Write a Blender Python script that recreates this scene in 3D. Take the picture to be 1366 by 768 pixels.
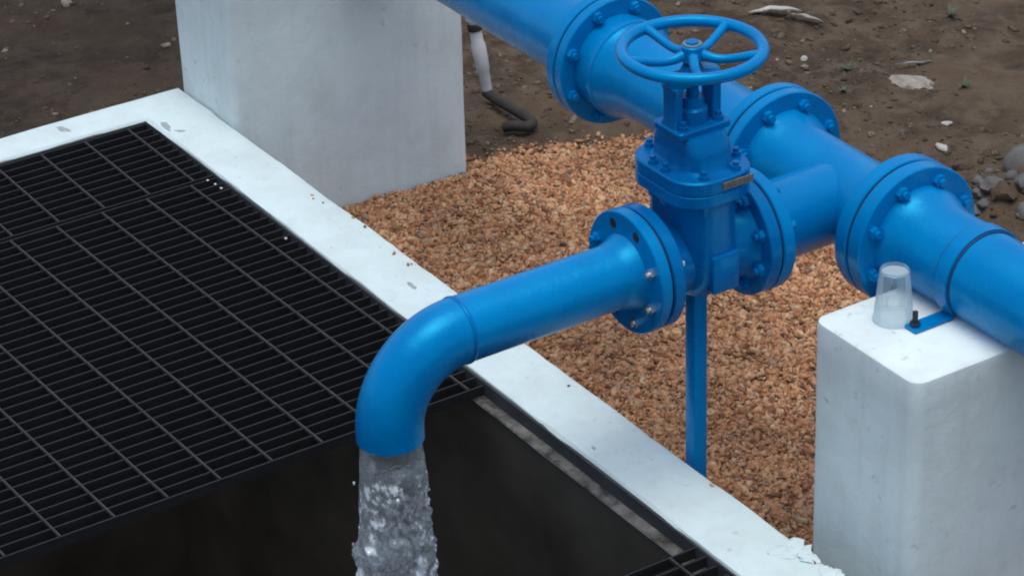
import bpy, bmesh, math, random
import numpy as np
from mathutils import Vector, Matrix, noise

for o in list(bpy.data.objects):
    bpy.data.objects.remove(o, do_unlink=True)
S = bpy.context.scene
COL = S.collection
R = math.radians
random.seed(7)
rng = np.random.default_rng(11)

# ------------------------------------------------------------------ camera
# world: X runs along the main pipe, Y along the outlet pipe, Z up; z = 0 is the top of the basin rim
def cam_axes(yaw, pitch, roll):
    F = Vector((math.cos(pitch) * math.cos(yaw), math.cos(pitch) * math.sin(yaw), -math.sin(pitch)))
    r = F.cross(Vector((0, 0, 1))).normalized(); u = r.cross(F)
    c, s = math.cos(roll), math.sin(roll)
    return c * r + s * u, -s * r + c * u, F
rx, ux, fx = cam_axes(R(147.864), R(28.912), R(-1.943))
cam = bpy.data.cameras.new('camera')
cam.sensor_width = 36.0
cam.lens = 3919.5 / 1366 * 36.0
cam.clip_end = 3000
co = bpy.data.objects.new('camera', cam); COL.objects.link(co)
co.matrix_world = Matrix(((rx.x, ux.x, -fx.x, 0), (rx.y, ux.y, -fx.y, 0), (rx.z, ux.z, -fx.z, 4.0), (0, 0, 0, 1)))
S.camera = co

# ------------------------------------------------------------------ sky and sun (bright overcast)
SUN = Vector((0.10, -0.06, 0.99)).normalized()
w = bpy.data.worlds.new('World'); S.world = w; w.use_nodes = True
nt = w.node_tree
sky = nt.nodes.new('ShaderNodeTexSky'); sky.sky_type = 'NISHITA'; sky.sun_disc = False
sky.sun_elevation = math.asin(SUN.z); sky.sun_rotation = math.atan2(SUN.x, SUN.y)
sky.air_density = 1.0; sky.dust_density = 4.0; sky.ozone_density = 1.0
bg = nt.nodes['Background']; bg.inputs['Strength'].default_value = 0.15
nt.links.new(sky.outputs[0], bg.inputs['Color'])
sl = bpy.data.lights.new('sun', 'SUN'); sl.energy = 0.85; sl.angle = R(46); sl.color = (0.88, 0.985, 1.0)
so = bpy.data.objects.new('sun', sl); COL.objects.link(so)
so.rotation_euler = (-SUN).to_track_quat('-Z', 'Y').to_euler()
so.location = (0, 0, 10)

S.view_settings.view_transform = 'Standard'
S.view_settings.look = 'None'
S.view_settings.exposure = 0.30
S.view_settings.gamma = 1.0
S.view_settings.use_curve_mapping = False
S.render.engine = 'CYCLES'
S.cycles.max_bounces = 10
S.cycles.filter_width = 2.0
S.cycles.transparent_max_bounces = 16

# ------------------------------------------------------------------ material helpers
def new_mat(name):
    m = bpy.data.materials.new(name); m.use_nodes = True
    b = m.node_tree.nodes['Principled BSDF']
    return m, m.node_tree, b
def N(nt, t, **kw):
    n = nt.nodes.new(t)
    for k, v in kw.items():
        if k in n.inputs: n.inputs[k].default_value = v
        else: setattr(n, k, v)
    return n
def obj_noise(nt, scale, detail=4, rough=0.55, vec=None, dist=0.0):
    if vec is None:
        tc = nt.nodes.new('ShaderNodeTexCoord'); vec = tc.outputs['Object']
    n = nt.nodes.new('ShaderNodeTexNoise')
    n.inputs['Scale'].default_value = scale; n.inputs['Detail'].default_value = detail
    n.inputs['Roughness'].default_value = rough; n.inputs['Distortion'].default_value = dist
    nt.links.new(vec, n.inputs['Vector'])
    return n.outputs['Fac']
def ramp(nt, fac, stops):
    r = nt.nodes.new('ShaderNodeValToRGB')
    e = r.color_ramp.elements
    while len(e) < len(stops): e.new(0.5)
    for i, (p, c) in enumerate(stops):
        e[i].position = p
        e[i].color = (c, c, c, 1) if not isinstance(c, tuple) else (*c, 1)
    nt.links.new(fac, r.inputs['Fac'])
    return r.outputs['Color']
def mix(nt, fac, a, b, mode='MIX'):
    m = nt.nodes.new('ShaderNodeMix'); m.data_type = 'RGBA'; m.blend_type = mode
    for sock, v in ((m.inputs[0], fac), (m.inputs[6], a), (m.inputs[7], b)):
        if hasattr(v, 'links'): nt.links.new(v, sock)
        elif isinstance(v, tuple): sock.default_value = (*v, 1) if len(v) == 3 else v
        else: sock.default_value = v
    return m.outputs[2]
def bump(nt, b, height, strength=0.3, dist=0.01):
    n = nt.nodes.new('ShaderNodeBump')
    n.inputs['Strength'].default_value = strength; n.inputs['Distance'].default_value = dist
    nt.links.new(height, n.inputs['Height']); nt.links.new(n.outputs['Normal'], b.inputs['Normal'])
def world_vec(nt, scale=(1, 1, 1)):
    g = nt.nodes.new('ShaderNodeNewGeometry')
    mp = nt.nodes.new('ShaderNodeMapping'); mp.inputs['Scale'].default_value = scale
    nt.links.new(g.outputs['Position'], mp.inputs['Vector'])
    return mp.outputs['Vector']

def mat_blue(name='blue_enamel', base=(0.0, 0.192, 0.475), alt=(0.0, 0.158, 0.42)):
    m, t, b = new_mat(name)
    v = world_vec(t)
    c = mix(t, ramp(t, obj_noise(t, 7, 3, vec=v), [(0.35, 0.0), (0.7, 1.0)]), base, alt)
    dust = ramp(t, obj_noise(t, 34, 6, 0.7, vec=v), [(0.62, 0.0), (0.78, 0.22)])
    c = mix(t, dust, c, (0.010, 0.13, 0.27))
    t.links.new(c, b.inputs['Base Color'])
    t.links.new(ramp(t, obj_noise(t, 18, 5, vec=v), [(0.3, 0.20), (0.75, 0.36)]), b.inputs['Roughness'])
    b.inputs['Specular IOR Level'].default_value = 0.8
    b.inputs['Specular Tint'].default_value = (0.04, 0.72, 1.0, 1)
    bump(t, b, obj_noise(t, 55, 4, vec=v), 0.10, 0.01)
    return m
BLUE = mat_blue()
BLUE_CAST_SHADED = mat_blue('blue_cast_shaded', (0.0, 0.135, 0.39), (0.0, 0.105, 0.33))  # valve blue, base darkened so the colour carries part of its shading
bt = BLUE_CAST_SHADED.node_tree

def mat_white(name, base, grime, amount):
    m, t, b = new_mat(name)
    v = world_vec(t)
    blot = ramp(t, obj_noise(t, 5, 5, 0.6, vec=v), [(0.42, 0.0), (0.75, amount)])
    c = mix(t, blot, base, grime)
    vs = world_vec(t, (9, 9, 0.9))
    streak = ramp(t, obj_noise(t, 2.2, 4, 0.6, vec=vs), [(0.5, 0.0), (0.8, amount * 0.7)])
    c = mix(t, streak, c, grime)
    spot = ramp(t, obj_noise(t, 38, 3, 0.5, vec=v), [(0.64, 0.0), (0.74, 0.45)])
    gate = ramp(t, obj_noise(t, 3.1, 2, 0.5, vec=v), [(0.45, 0.0), (0.6, 1.0)])
    sp = mix(t, 1.0, spot, gate, 'MULTIPLY')
    c = mix(t, sp, c, (0.30, 0.30, 0.29))
    t.links.new(c, b.inputs['Base Color'])
    b.inputs['Roughness'].default_value = 1.0
    bump(t, b, obj_noise(t, 26, 7, 0.65, vec=v), 0.35, 0.008)
    return m
WHITE_RIM = mat_white('white_rim_paint', (0.565, 0.680, 0.675), (0.44, 0.50, 0.49), 0.50)
WHITE = mat_white('white_pier_paint', (0.690, 0.795, 0.785), (0.50, 0.545, 0.535), 0.50)

def mat_simple(name, col, rough=0.6, metal=0.0, nscale=30, var=0.35, bs=0.2):
    m, t, b = new_mat(name)
    v = world_vec(t)
    dark = tuple(x * (1 - var) for x in col)
    c = mix(t, ramp(t, obj_noise(t, nscale, 5, 0.6, vec=v), [(0.35, 0.0), (0.68, 1.0)]), dark, col)
    t.links.new(c, b.inputs['Base Color'])
    b.inputs['Roughness'].default_value = rough; b.inputs['Metallic'].default_value = metal
    if bs: bump(t, b, obj_noise(t, nscale * 2.5, 5, vec=v), bs, 0.006)
    return m
STEEL = mat_simple('dark_grating_steel', (0.008, 0.008, 0.0085), 0.65, 0.0, 25, 0.5)
ROD = mat_simple('worn_rod_steel', (0.036, 0.035, 0.033), 0.6, 0.0, 25, 0.45)
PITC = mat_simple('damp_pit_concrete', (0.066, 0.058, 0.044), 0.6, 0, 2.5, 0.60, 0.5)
LEDGE = mat_simple('pale_mortar_ledge', (0.17, 0.165, 0.15), 0.85, 0, 26, 0.85, 0.8)
FRAME = mat_simple('grey_angle_frame', (0.042, 0.048, 0.052), 0.6, 0.0, 14, 0.4)
ZINC = mat_simple('bare_zinc_bolt', (0.72, 0.72, 0.70), 0.25, 0.9, 60, 0.2, 0.05)
DULL = mat_simple('scuffed_blue_grey', (0.16, 0.30, 0.36), 0.35, 0.3, 60, 0.4)
RUBBER = mat_simple('black_rubber', (0.018, 0.018, 0.020), 0.6)
LINER = mat_simple('dark_blue_liner', (0.002, 0.055, 0.16), 0.6)
HOSE = mat_simple('grubby_black_hose', (0.034, 0.027, 0.021), 0.75, 0, 40, 0.5)
GASKET = mat_simple('dark_blue_gasket', (0.004, 0.030, 0.085), 0.6)
PVC = mat_simple('white_plastic_pipe', (0.62, 0.62, 0.62), 0.4, 0, 30, 0.15, 0.05)
PLATE = mat_simple('tan_metal_plate', (0.30, 0.26, 0.20), 0.4, 0.5, 140, 0.65, 0.6)
STONE_GREY = mat_simple('grey_stone', (0.135, 0.13, 0.122), 0.85, 0, 16, 0.45, 0.8)
STONE_PALE = mat_simple('pale_debris', (0.50, 0.47, 0.42), 0.85, 0, 40, 0.35, 0.5)
DRY = mat_simple('dry_husk', (0.36, 0.32, 0.26), 0.85, 0, 40, 0.5, 0.5)
WEED = mat_simple('dull_weed_leaf', (0.075, 0.095, 0.040), 0.7, 0, 40, 0.4, 0)
SMEAR = mat_simple('dried_mud_smear', (0.40, 0.47, 0.47), 0.9, 0, 90, 0.4, 0.3)
PLASTER = mat_simple('broken_plaster', (0.66, 0.68, 0.68), 0.9, 0, 40, 0.4, 0.9)

def mat_dirt():
    m, t, b = new_mat('brown_dirt')
    v = world_vec(t)
    c = mix(t, ramp(t, obj_noise(t, 1.6, 6, 0.65, vec=v), [(0.42, 0.0), (0.58, 1.0)]), (0.083, 0.057, 0.038), (0.144, 0.101, 0.065))
    c = mix(t, ramp(t, obj_noise(t, 9, 7, 0.7, vec=v, dist=0.4), [(0.44, 0.0), (0.62, 0.75)]), c, (0.183, 0.140, 0.096))
    c = mix(t, ramp(t, obj_noise(t, 5, 6, 0.7, vec=v), [(0.56, 0.0), (0.68, 0.8)]), c, (0.052, 0.038, 0.026))
    c = mix(t, ramp(t, obj_noise(t, 60, 4, 0.7, vec=v), [(0.64, 0.0), (0.74, 0.6)]), c, (0.281, 0.230, 0.164))
    c = mix(t, ramp(t, obj_noise(t, 2.4, 5, 0.6, vec=v), [(0.60, 0.0), (0.74, 0.35)]), c, (0.074, 0.076, 0.034))
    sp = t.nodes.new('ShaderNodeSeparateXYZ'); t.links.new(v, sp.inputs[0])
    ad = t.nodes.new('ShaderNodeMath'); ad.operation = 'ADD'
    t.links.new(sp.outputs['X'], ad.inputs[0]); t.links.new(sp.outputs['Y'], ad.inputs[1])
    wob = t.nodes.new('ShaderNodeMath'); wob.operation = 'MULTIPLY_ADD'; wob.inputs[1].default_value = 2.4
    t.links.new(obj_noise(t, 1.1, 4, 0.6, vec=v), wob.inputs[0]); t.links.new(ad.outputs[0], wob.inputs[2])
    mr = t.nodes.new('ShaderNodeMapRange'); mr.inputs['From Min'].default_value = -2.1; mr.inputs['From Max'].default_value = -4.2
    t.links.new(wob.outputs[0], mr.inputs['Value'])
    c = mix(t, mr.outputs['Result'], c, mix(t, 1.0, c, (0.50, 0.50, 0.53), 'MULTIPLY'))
    t.links.new(c, b.inputs['Base Color'])
    b.inputs['Roughness'].default_value = 0.95; b.inputs['Specular IOR Level'].default_value = 0.2
    h = obj_noise(t, 45, 8, 0.7, vec=v)
    bump(t, b, h, 1.0, 0.03)
    return m
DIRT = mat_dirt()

def mat_island(name, stops, rough=0.85, grain=90):
    m, t, b = new_mat(name)
    g = t.nodes.new('ShaderNodeNewGeometry')
    c = ramp(t, g.outputs['Random Per Island'], stops)
    v = world_vec(t)
    c = mix(t, ramp(t, obj_noise(t, grain, 3, vec=v), [(0.3, 0.0), (0.7, 0.6)]), c, (0.20, 0.125, 0.085), 'MIX')
    big = ramp(t, obj_noise(t, 3.0, 4, 0.6, vec=v), [(0.35, 0.70), (0.65, 1.0)])
    c = mix(t, 1.0, c, big, 'MULTIPLY')
    t.links.new(c, b.inputs['Base Color'])
    b.inputs['Roughness'].default_value = rough; b.inputs['Specular IOR Level'].default_value = 0.3
    return m
GRAVEL = mat_island('orange_tan_gravel', [(0.0, (0.143, 0.058, 0.027)), (0.18, (0.411, 0.170, 0.069)), (0.40, (0.564, 0.259, 0.115)),
                                          (0.62, (0.656, 0.340, 0.164)), (0.80, (0.718, 0.421, 0.223)), (0.93, (0.760, 0.519, 0.300)), (1.0, (0.308, 0.233, 0.160))])
CLOD = mat_island('dirt_clods', [(0.0, (0.071, 0.052, 0.034)), (0.5, (0.119, 0.087, 0.056)), (0.85, (0.162, 0.126, 0.085)), (0.96, (0.237, 0.198, 0.141)), (1.0, (0.399, 0.351, 0.258))], 0.95)
for nd in CLOD.node_tree.nodes:
    if nd.type == 'MIX' and nd.blend_type == 'MIX': nd.inputs[7].default_value = (0.095, 0.069, 0.046, 1)

def mat_gravel_bed():
    m, t, b = new_mat('gravel_fines')
    v = world_vec(t)
    c = ramp(t, obj_noise(t, 70, 5, 0.7, vec=v), [(0.3, (0.12, 0.06, 0.035)), (0.55, (0.33, 0.17, 0.095)), (0.75, (0.48, 0.29, 0.18))])
    t.links.new(c, b.inputs['Base Color']); b.inputs['Roughness'].default_value = 0.95
    bump(t, b, obj_noise(t, 110, 4, vec=v), 1.0, 0.01)
    return m
BED = mat_gravel_bed()

def mat_stream():
    m, t, b = new_mat('falling_water')
    v = world_vec(t, (1, 1, 0.75))
    g = t.nodes.new('ShaderNodeNewGeometry')
    sep = t.nodes.new('ShaderNodeSeparateXYZ'); t.links.new(g.outputs['Position'], sep.inputs[0])
    mr = t.nodes.new('ShaderNodeMapRange')
    mr.inputs['From Min'].default_value = 0.36; mr.inputs['From Max'].default_value = 0.27
    t.links.new(sep.outputs['Z'], mr.inputs['Value'])
    f = ramp(t, obj_noise(t, 25, 5, 0.66, vec=v, dist=0.0), [(0.48, 0.03), (0.54, 0.15), (0.60, 0.75), (0.66, 1.0)])
    f = mix(t, 1.0, f, mr.outputs['Result'], 'MULTIPLY')
    b.inputs['Base Color'].default_value = (0.90, 0.94, 0.95, 1)
    b.inputs['Roughness'].default_value = 0.04; b.inputs['IOR'].default_value = 1.33
    b.inputs['Transmission Weight'].default_value = 0.93
    d = t.nodes.new('ShaderNodeBsdfPrincipled')
    d.inputs['Base Color'].default_value = (0.84, 0.90, 0.92, 1); d.inputs['Roughness'].default_value = 0.18
    ms = t.nodes.new('ShaderNodeMixShader')
    t.links.new(f, ms.inputs[0]); t.links.new(b.outputs[0], ms.inputs[1]); t.links.new(d.outputs[0], ms.inputs[2])
    t.links.new(ms.outputs[0], t.nodes['Material Output'].inputs['Surface'])
    bp = t.nodes.new('ShaderNodeBump'); bp.inputs['Strength'].default_value = 0.5; bp.inputs['Distance'].default_value = 0.02
    t.links.new(obj_noise(t, 48, 4, 0.6, vec=v, dist=0.0), bp.inputs['Height'])
    t.links.new(bp.outputs[0], b.inputs['Normal']); t.links.new(bp.outputs[0], d.inputs['Normal'])
    return m
STREAM = mat_stream()
def mat_pool():
    m, t, b = new_mat('murky_water')
    v = world_vec(t)
    c = mix(t, ramp(t, obj_noise(t, 2.2, 5, 0.6, vec=v, dist=1.0), [(0.5, 0.0), (0.7, 1.0)]), (0.018, 0.016, 0.011), (0.060, 0.054, 0.040))
    t.links.new(c, b.inputs['Base Color']); b.inputs['Roughness'].default_value = 0.12; b.inputs['IOR'].default_value = 1.33
    bump(t, b, obj_noise(t, 9, 3, vec=v, dist=1.5), 0.35, 0.03)
    return m
POOL = mat_pool()
def mat_cup():
    m, t, b = new_mat('clear_cup_plastic')
    b.inputs['Base Color'].default_value = (0.66, 0.78, 0.80, 1); b.inputs['Roughness'].default_value = 0.25
    tr = t.nodes.new('ShaderNodeBsdfTransparent'); tr.inputs[0].default_value = (0.95, 0.97, 0.98, 1)
    ms = t.nodes.new('ShaderNodeMixShader')
    lw = t.nodes.new('ShaderNodeFresnel'); lw.inputs['IOR'].default_value = 1.45
    mr = t.nodes.new('ShaderNodeMapRange'); mr.inputs['To Min'].default_value = 0.05; mr.inputs['To Max'].default_value = 0.40
    t.links.new(lw.outputs[0], mr.inputs['Value'])
    t.links.new(mr.outputs[0], ms.inputs[0]); t.links.new(tr.outputs[0], ms.inputs[1]); t.links.new(b.outputs[0], ms.inputs[2])
    t.links.new(ms.outputs[0], t.nodes['Material Output'].inputs['Surface'])
    return m
CUP = mat_cup()

# ------------------------------------------------------------------ object helpers
def link(name, me, mat, parent=None, smooth=None):
    if mat is not None and not me.materials: me.materials.append(mat)
    if smooth is not None:
        me.polygons.foreach_set('use_smooth', [True] * len(me.polygons))
        me.set_sharp_from_angle(angle=R(smooth))
    o = bpy.data.objects.new(name, me); COL.objects.link(o)
    if parent is not None: o.parent = parent
    return o
def tag(o, label, cat=None, group=None, kind=None):
    if label: o['label'] = label
    if cat: o['category'] = cat
    if group: o['group'] = group
    if kind: o['kind'] = kind
    return o
def thing(name, loc, label, cat, group=None):
    e = bpy.data.objects.new(name, None); COL.objects.link(e); e.location = loc
    e.empty_display_size = 0.1
    return tag(e, label, cat, group)
def rel(o, parent):
    """parent while keeping the mesh (modelled in world coordinates) in place"""
    o.parent = parent
    loc = Vector((0, 0, 0)); p = parent
    while p is not None:
        loc += p.location; p = p.parent
    o.location = o.location - loc
    return o
def pymesh(name, vs, fs):
    me = bpy.data.meshes.new(name); me.from_pydata([tuple(v) for v in vs], [], fs); me.update(); return me
def part(name, me, mat, parent, smooth=None):
    return rel(link(name, me, mat, None, smooth), parent)

AX = {'x': (Vector((1, 0, 0)), Vector((0, 1, 0)), Vector((0, 0, 1))),
      'y': (Vector((0, 1, 0)), Vector((0, 0, 1)), Vector((1, 0, 0))),
      'z': (Vector((0, 0, 1)), Vector((1, 0, 0)), Vector((0, 1, 0)))}
def lathe(name, prof, c, axis, seg=64, cap=True, closed=False):
    """prof = [(t, r)] along the axis through c"""
    a, u, v = AX[axis]; c = Vector(c); vs = []; fs = []
    for t, r in prof:
        for k in range(seg):
            th = 2 * math.pi * k / seg
            vs.append(c + a * t + (u * math.cos(th) + v * math.sin(th)) * r)
    n = len(prof)
    for i in range(n if closed else n - 1):
        j = (i + 1) % n
        for k in range(seg):
            l = (k + 1) % seg
            fs.append((i * seg + k, i * seg + l, j * seg + l, j * seg + k))
    if cap and not closed:
        fs.append(tuple(reversed(range(seg)))); fs.append(tuple((n - 1) * seg + k for k in range(seg)))
    me = pymesh(name, vs, fs)
    bm = bmesh.new(); bm.from_mesh(me); bmesh.ops.recalc_face_normals(bm, faces=bm.faces); bm.to_mesh(me); bm.free()
    return me
def sweep(name, pts, rads, seg=16, cap=True):
    vs = []; fs = []; prev = None
    n = len(pts); pts = [Vector(p) for p in pts]
    for i, p in enumerate(pts):
        d = (pts[min(i + 1, n - 1)] - pts[max(i - 1, 0)]).normalized()
        if prev is None:
            u = d.orthogonal().normalized()
        else:
            u = (prev - d * prev.dot(d)).normalized()
        prev = u; v = d.cross(u)
        r = rads[i] if isinstance(rads, (list, tuple)) else rads
        for k in range(seg):
            th = 2 * math.pi * k / seg
            vs.append(p + (u * math.cos(th) + v * math.sin(th)) * r)
    for i in range(n - 1):
        for k in range(seg):
            l = (k + 1) % seg
            fs.append((i * seg + k, i * seg + l, (i + 1) * seg + l, (i + 1) * seg + k))
    if cap:
        fs.append(tuple(reversed(range(seg)))); fs.append(tuple((n - 1) * seg + k for k in range(seg)))
    return pymesh(name, vs, fs)
def box(name, lo, hi, bev=0.0, seg=2, cuts=0, jit=0.0):
    bm = bmesh.new(); bmesh.ops.create_cube(bm, size=1)
    for v in bm.verts:
        v.co = Vector([(lo[i] + hi[i]) / 2 + v.co[i] * (hi[i] - lo[i]) for i in range(3)])
    if bev: bmesh.ops.bevel(bm, geom=bm.edges[:], offset=bev, segments=seg, profile=0.5, affect='EDGES')
    if cuts: bmesh.ops.subdivide_edges(bm, edges=bm.edges[:], cuts=cuts, use_grid_fill=True)
    if jit:
        for v in bm.verts:
            q = v.co
            v.co = q + Vector((noise.noise(q * 6), noise.noise(q * 6 + Vector((9, 0, 0))), noise.noise(q * 6 + Vector((0, 9, 0))))) * jit \
                 + Vector((noise.noise(q * 23), noise.noise(q * 23 + Vector((9, 0, 0))), noise.noise(q * 23 + Vector((0, 9, 0))))) * jit * 0.5
    me = bpy.data.meshes.new(name); bm.to_mesh(me); bm.free(); return me
def rrect(hx, hy, r, n=8):
    pts = []
    for cx, cy, a0 in ((hx - r, hy - r, 0), (-hx + r, hy - r, 90), (-hx + r, -hy + r, 180), (hx - r, -hy + r, 270)):
        for k in range(n + 1):
            a = R(a0 + 90 * k / n); pts.append((cx + r * math.cos(a), cy + r * math.sin(a)))
    return pts
def loft(name, c, levels):
    """levels = [(z, hx, hy, r)] rounded rectangles stacked along z about c"""
    vs = []; fs = []; m = None
    for z, hx, hy, r in levels:
        p = rrect(hx, hy, r); m = len(p)
        vs += [(c[0] + x, c[1] + y, z) for x, y in p]
    for i in range(len(levels) - 1):
        for k in range(m):
            l = (k + 1) % m
            fs.append((i * m + k, i * m + l, (i + 1) * m + l, (i + 1) * m + k))
    fs.append(tuple(reversed(range(m)))); fs.append(tuple((len(levels) - 1) * m + k for k in range(m)))
    return pymesh(name, vs, fs)
def rock_mesh(name, size, seed, sub=3, amp=0.35, flat=1.0):
    bm = bmesh.new(); bmesh.ops.create_icosphere(bm, subdivisions=sub, radius=1)
    off = Vector((seed * 3.7, seed * 1.3, seed * 2.1))
    for v in bm.verts:
        n1 = noise.noise(v.co * 1.1 + off); n2 = noise.noise(v.co * 2.7 + off); n3 = noise.noise(v.co * 7 + off)
        v.co = v.co * (1 + amp * n1 + amp * 0.5 * n2 + amp * 0.18 * n3)
        v.co = Vector((v.co.x * size[0], v.co.y * size[1], v.co.z * size[2]))
    me = bpy.data.meshes.new(name); bm.to_mesh(me); bm.free(); return me

# ------------------------------------------------------------------ numpy value noise
def vnoise(x, y, seed):
    g = np.random.default_rng(seed).random((256, 256))
    xi = np.floor(x).astype(int); yi = np.floor(y).astype(int)
    fx_ = x - xi; fy_ = y - yi
    fx_ = fx_ * fx_ * (3 - 2 * fx_); fy_ = fy_ * fy_ * (3 - 2 * fy_)
    a = g[xi % 256, yi % 256]; b = g[(xi + 1) % 256, yi % 256]; c = g[xi % 256, (yi + 1) % 256]; d = g[(xi + 1) % 256, (yi + 1) % 256]
    return (a * (1 - fx_) + b * fx_) * (1 - fy_) + (c * (1 - fx_) + d * fx_) * fy_ - 0.5
def fbm(x, y, f, octs, seed, gain=0.5):
    s = 0; a = 1.0
    for i in range(octs):
        s = s + a * vnoise(x * f + 31.7 * i, y * f + 17.3 * i, seed + i); f *= 2.03; a *= gain
    return s

# ------------------------------------------------------------------ ground
GZ = -0.40
BX0, BX1, BY0, BY1 = -7.905, -3.10, 1.05, 3.718        # outer footprint of the basin
def ground_h(x, y):
    h = fbm(x, y, 1.3, 3, 5) * 0.045 + fbm(x, y, 7.0, 3, 21, 0.6) * 0.028
    # small heap of spoil behind the right end of the pipe
    h = h + 0.12 * np.exp(-(((x + 6.22) / 0.26) ** 2 + ((y - 5.86) / 0.26) ** 2)) * (1 + 0.8 * fbm(x, y, 9, 3, 44))
    d = np.maximum(np.maximum(BX0 - x, x - BX1), np.maximum(BY0 - y, y - BY1))   # distance from the basin
    flat = np.clip(d / 0.6, 0.15, 1)
    return GZ - 0.03 + h * flat
def axis_coords(lo, hi, step, far):
    c = list(np.arange(lo, hi + 1e-6, step)); s = step; a = lo; left = []
    while a > -far:
        s *= 1.35; a -= s; left.append(a)
    s = step; a = c[-1]; right = []
    while a < far:
        s *= 1.35; a += s; right.append(a)
    return np.array(left[::-1] + c + right)
gx = axis_coords(-10.6, -4.2, 0.022, 900.0); gy = axis_coords(3.0, 7.6, 0.022, 900.0)
gx = np.unique(np.concatenate([gx, [BX0 + 0.05, BX1 - 0.05]])); gy = np.unique(np.concatenate([gy, [BY0 + 0.05, BY1 - 0.05]]))
Xg, Yg = np.meshgrid(gx, gy, indexing='ij')
near = (np.abs(Xg + 7) < 30) & (np.abs(Yg - 5) < 30)
Zg = np.where(near, ground_h(Xg, Yg), GZ - 0.03)
nx_, ny_ = len(gx), len(gy)
verts = np.stack([Xg, Yg, Zg], -1).reshape(-1, 3)
idx = np.arange(nx_ * ny_).reshape(nx_, ny_)
quads = np.stack([idx[:-1, :-1], idx[1:, :-1], idx[1:, 1:], idx[:-1, 1:]], -1).reshape(-1, 4)
cx = (Xg[:-1, :-1] + Xg[1:, 1:]).reshape(-1) / 2; cy = (Yg[:-1, :-1] + Yg[1:, 1:]).reshape(-1) / 2
x0 = Xg[:-1, :-1].reshape(-1); x1 = Xg[1:, 1:].reshape(-1); y0 = Yg[:-1, :-1].reshape(-1); y1 = Yg[1:, 1:].reshape(-1)
inside = (x0 > BX0 + 0.049) & (x1 < BX1 - 0.049) & (y0 > BY0 + 0.049) & (y1 < BY1 - 0.049)   # the basin's own walls close this hole
quads = quads[~inside]
def npmesh(name, V, Fq):
    me = bpy.data.meshes.new(name)
    me.vertices.add(len(V)); me.vertices.foreach_set('co', V.astype(np.float32).ravel())
    n = Fq.shape[1]
    me.loops.add(Fq.size); me.loops.foreach_set('vertex_index', Fq.astype(np.int32).ravel())
    me.polygons.add(len(Fq)); me.polygons.foreach_set('loop_start', (np.arange(len(Fq)) * n).astype(np.int32))
    me.update(calc_edges=True); me.validate(); return me
gm = npmesh('ground', verts, quads)
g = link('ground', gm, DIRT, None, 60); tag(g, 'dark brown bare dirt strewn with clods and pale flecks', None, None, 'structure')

# gravel bed between the rim and the dirt
def gravel_edge(x):            # far boundary in Y
    return 5.30 + fbm(np.asarray(x), np.asarray(x) * 0 + 3.0, 2.5, 3, 77) * 0.16
def gravel_left(y):            # far boundary in X
    return -7.62 + np.clip((np.asarray(y) - 4.5) / 0.8, 0, 1) * 0.26 + fbm(np.asarray(y) * 0 + 9.0, np.asarray(y), 5.0, 3, 78) * 0.10
def gravel_h(x, y):
    e = np.minimum(np.minimum(gravel_edge(x) - y, x - gravel_left(y)), -3.85 - x)
    m = np.clip(e / 0.12, 0, 1)
    return GZ - 0.065 + 0.058 * m * (2 - m) + fbm(x, y, 2.2, 3, 60) * 0.03 * m + fbm(x, y, 11, 2, 64) * 0.012 * m
bx = np.arange(-7.85, -3.75, 0.03); by = np.arange(BY1 - 0.02, 5.45, 0.03)
Xb, Yb = np.meshgrid(bx, by, indexing='ij'); Zb = gravel_h(Xb, Yb)
ib = np.arange(Xb.size).reshape(Xb.shape)
qb = np.stack([ib[:-1, :-1], ib[1:, :-1], ib[1:, 1:], ib[:-1, 1:]], -1).reshape(-1, 4)
bed = link('gravel_bed', npmesh('gravel_bed', np.stack([Xb, Yb, Zb], -1).reshape(-1, 3), qb), BED, None, 60)
tag(bed, 'orange tan gravel bed beside the white rim', None, None, 'structure')

def scatter(name, P, dims, mat, seed, tilt=0.5):
    """one mesh of many irregular angular chips (8 vertices, 6 quads each)"""
    r = np.random.default_rng(seed); n = len(P)
    base = np.array([[-1, -1, -1], [1, -1, -1], [1, 1, -1], [-1, 1, -1], [-1, -1, 1], [1, -1, 1], [1, 1, 1], [-1, 1, 1]], float)
    V = base[None] * (1 + r.uniform(-0.45, 0.25, (n, 8, 3))) * dims[:, None, :] * 0.5
    a = r.uniform(0, 2 * np.pi, n); tx = r.normal(0, tilt, n); ty = r.normal(0, tilt, n)
    def rotm(ax, an):
        c, s = np.cos(an), np.sin(an); M = np.zeros((n, 3, 3)); i, j = [(1, 2), (2, 0), (0, 1)][ax]
        M[:, ax, ax] = 1; M[:, i, i] = c; M[:, j, j] = c; M[:, i, j] = -s; M[:, j, i] = s; return M
    M = rotm(2, a) @ rotm(0, tx) @ rotm(1, ty)
    V = np.einsum('nij,nkj->nki', M, V) + P[:, None, :]
    Fb = np.array([[0, 3, 2, 1], [4, 5, 6, 7], [0, 1, 5, 4], [1, 2, 6, 5], [2, 3, 7, 6], [3, 0, 4, 7]])
    Fq = (Fb[None] + 8 * np.arange(n)[:, None, None]).reshape(-1, 4)
    return link(name, npmesh(name, V.reshape(-1, 3), Fq), mat)
n = 152000
px_ = rng.uniform(-7.75, -3.82, n); py_ = rng.uniform(BY1 + 0.006, 5.42, n)
dist = np.minimum(np.minimum(gravel_edge(px_) - py_, px_ - gravel_left(py_)), -3.85 - px_)
keep = dist + rng.normal(0, 0.035, n) > 0
keep &= ~((px_ < -7.525) & (py_ < 4.585))
keep &= ~((px_ > -4.82) & (px_ < -4.41) & (py_ > 3.87) & (py_ < 4.575))
px_, py_ = px_[keep], py_[keep]
zz = np.maximum(gravel_h(px_, py_), ground_h(px_, py_)) + rng.uniform(-0.002, 0.007, len(px_))
sz = np.minimum(rng.lognormal(-0.05, 0.42, len(px_)), 2.6)
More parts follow.
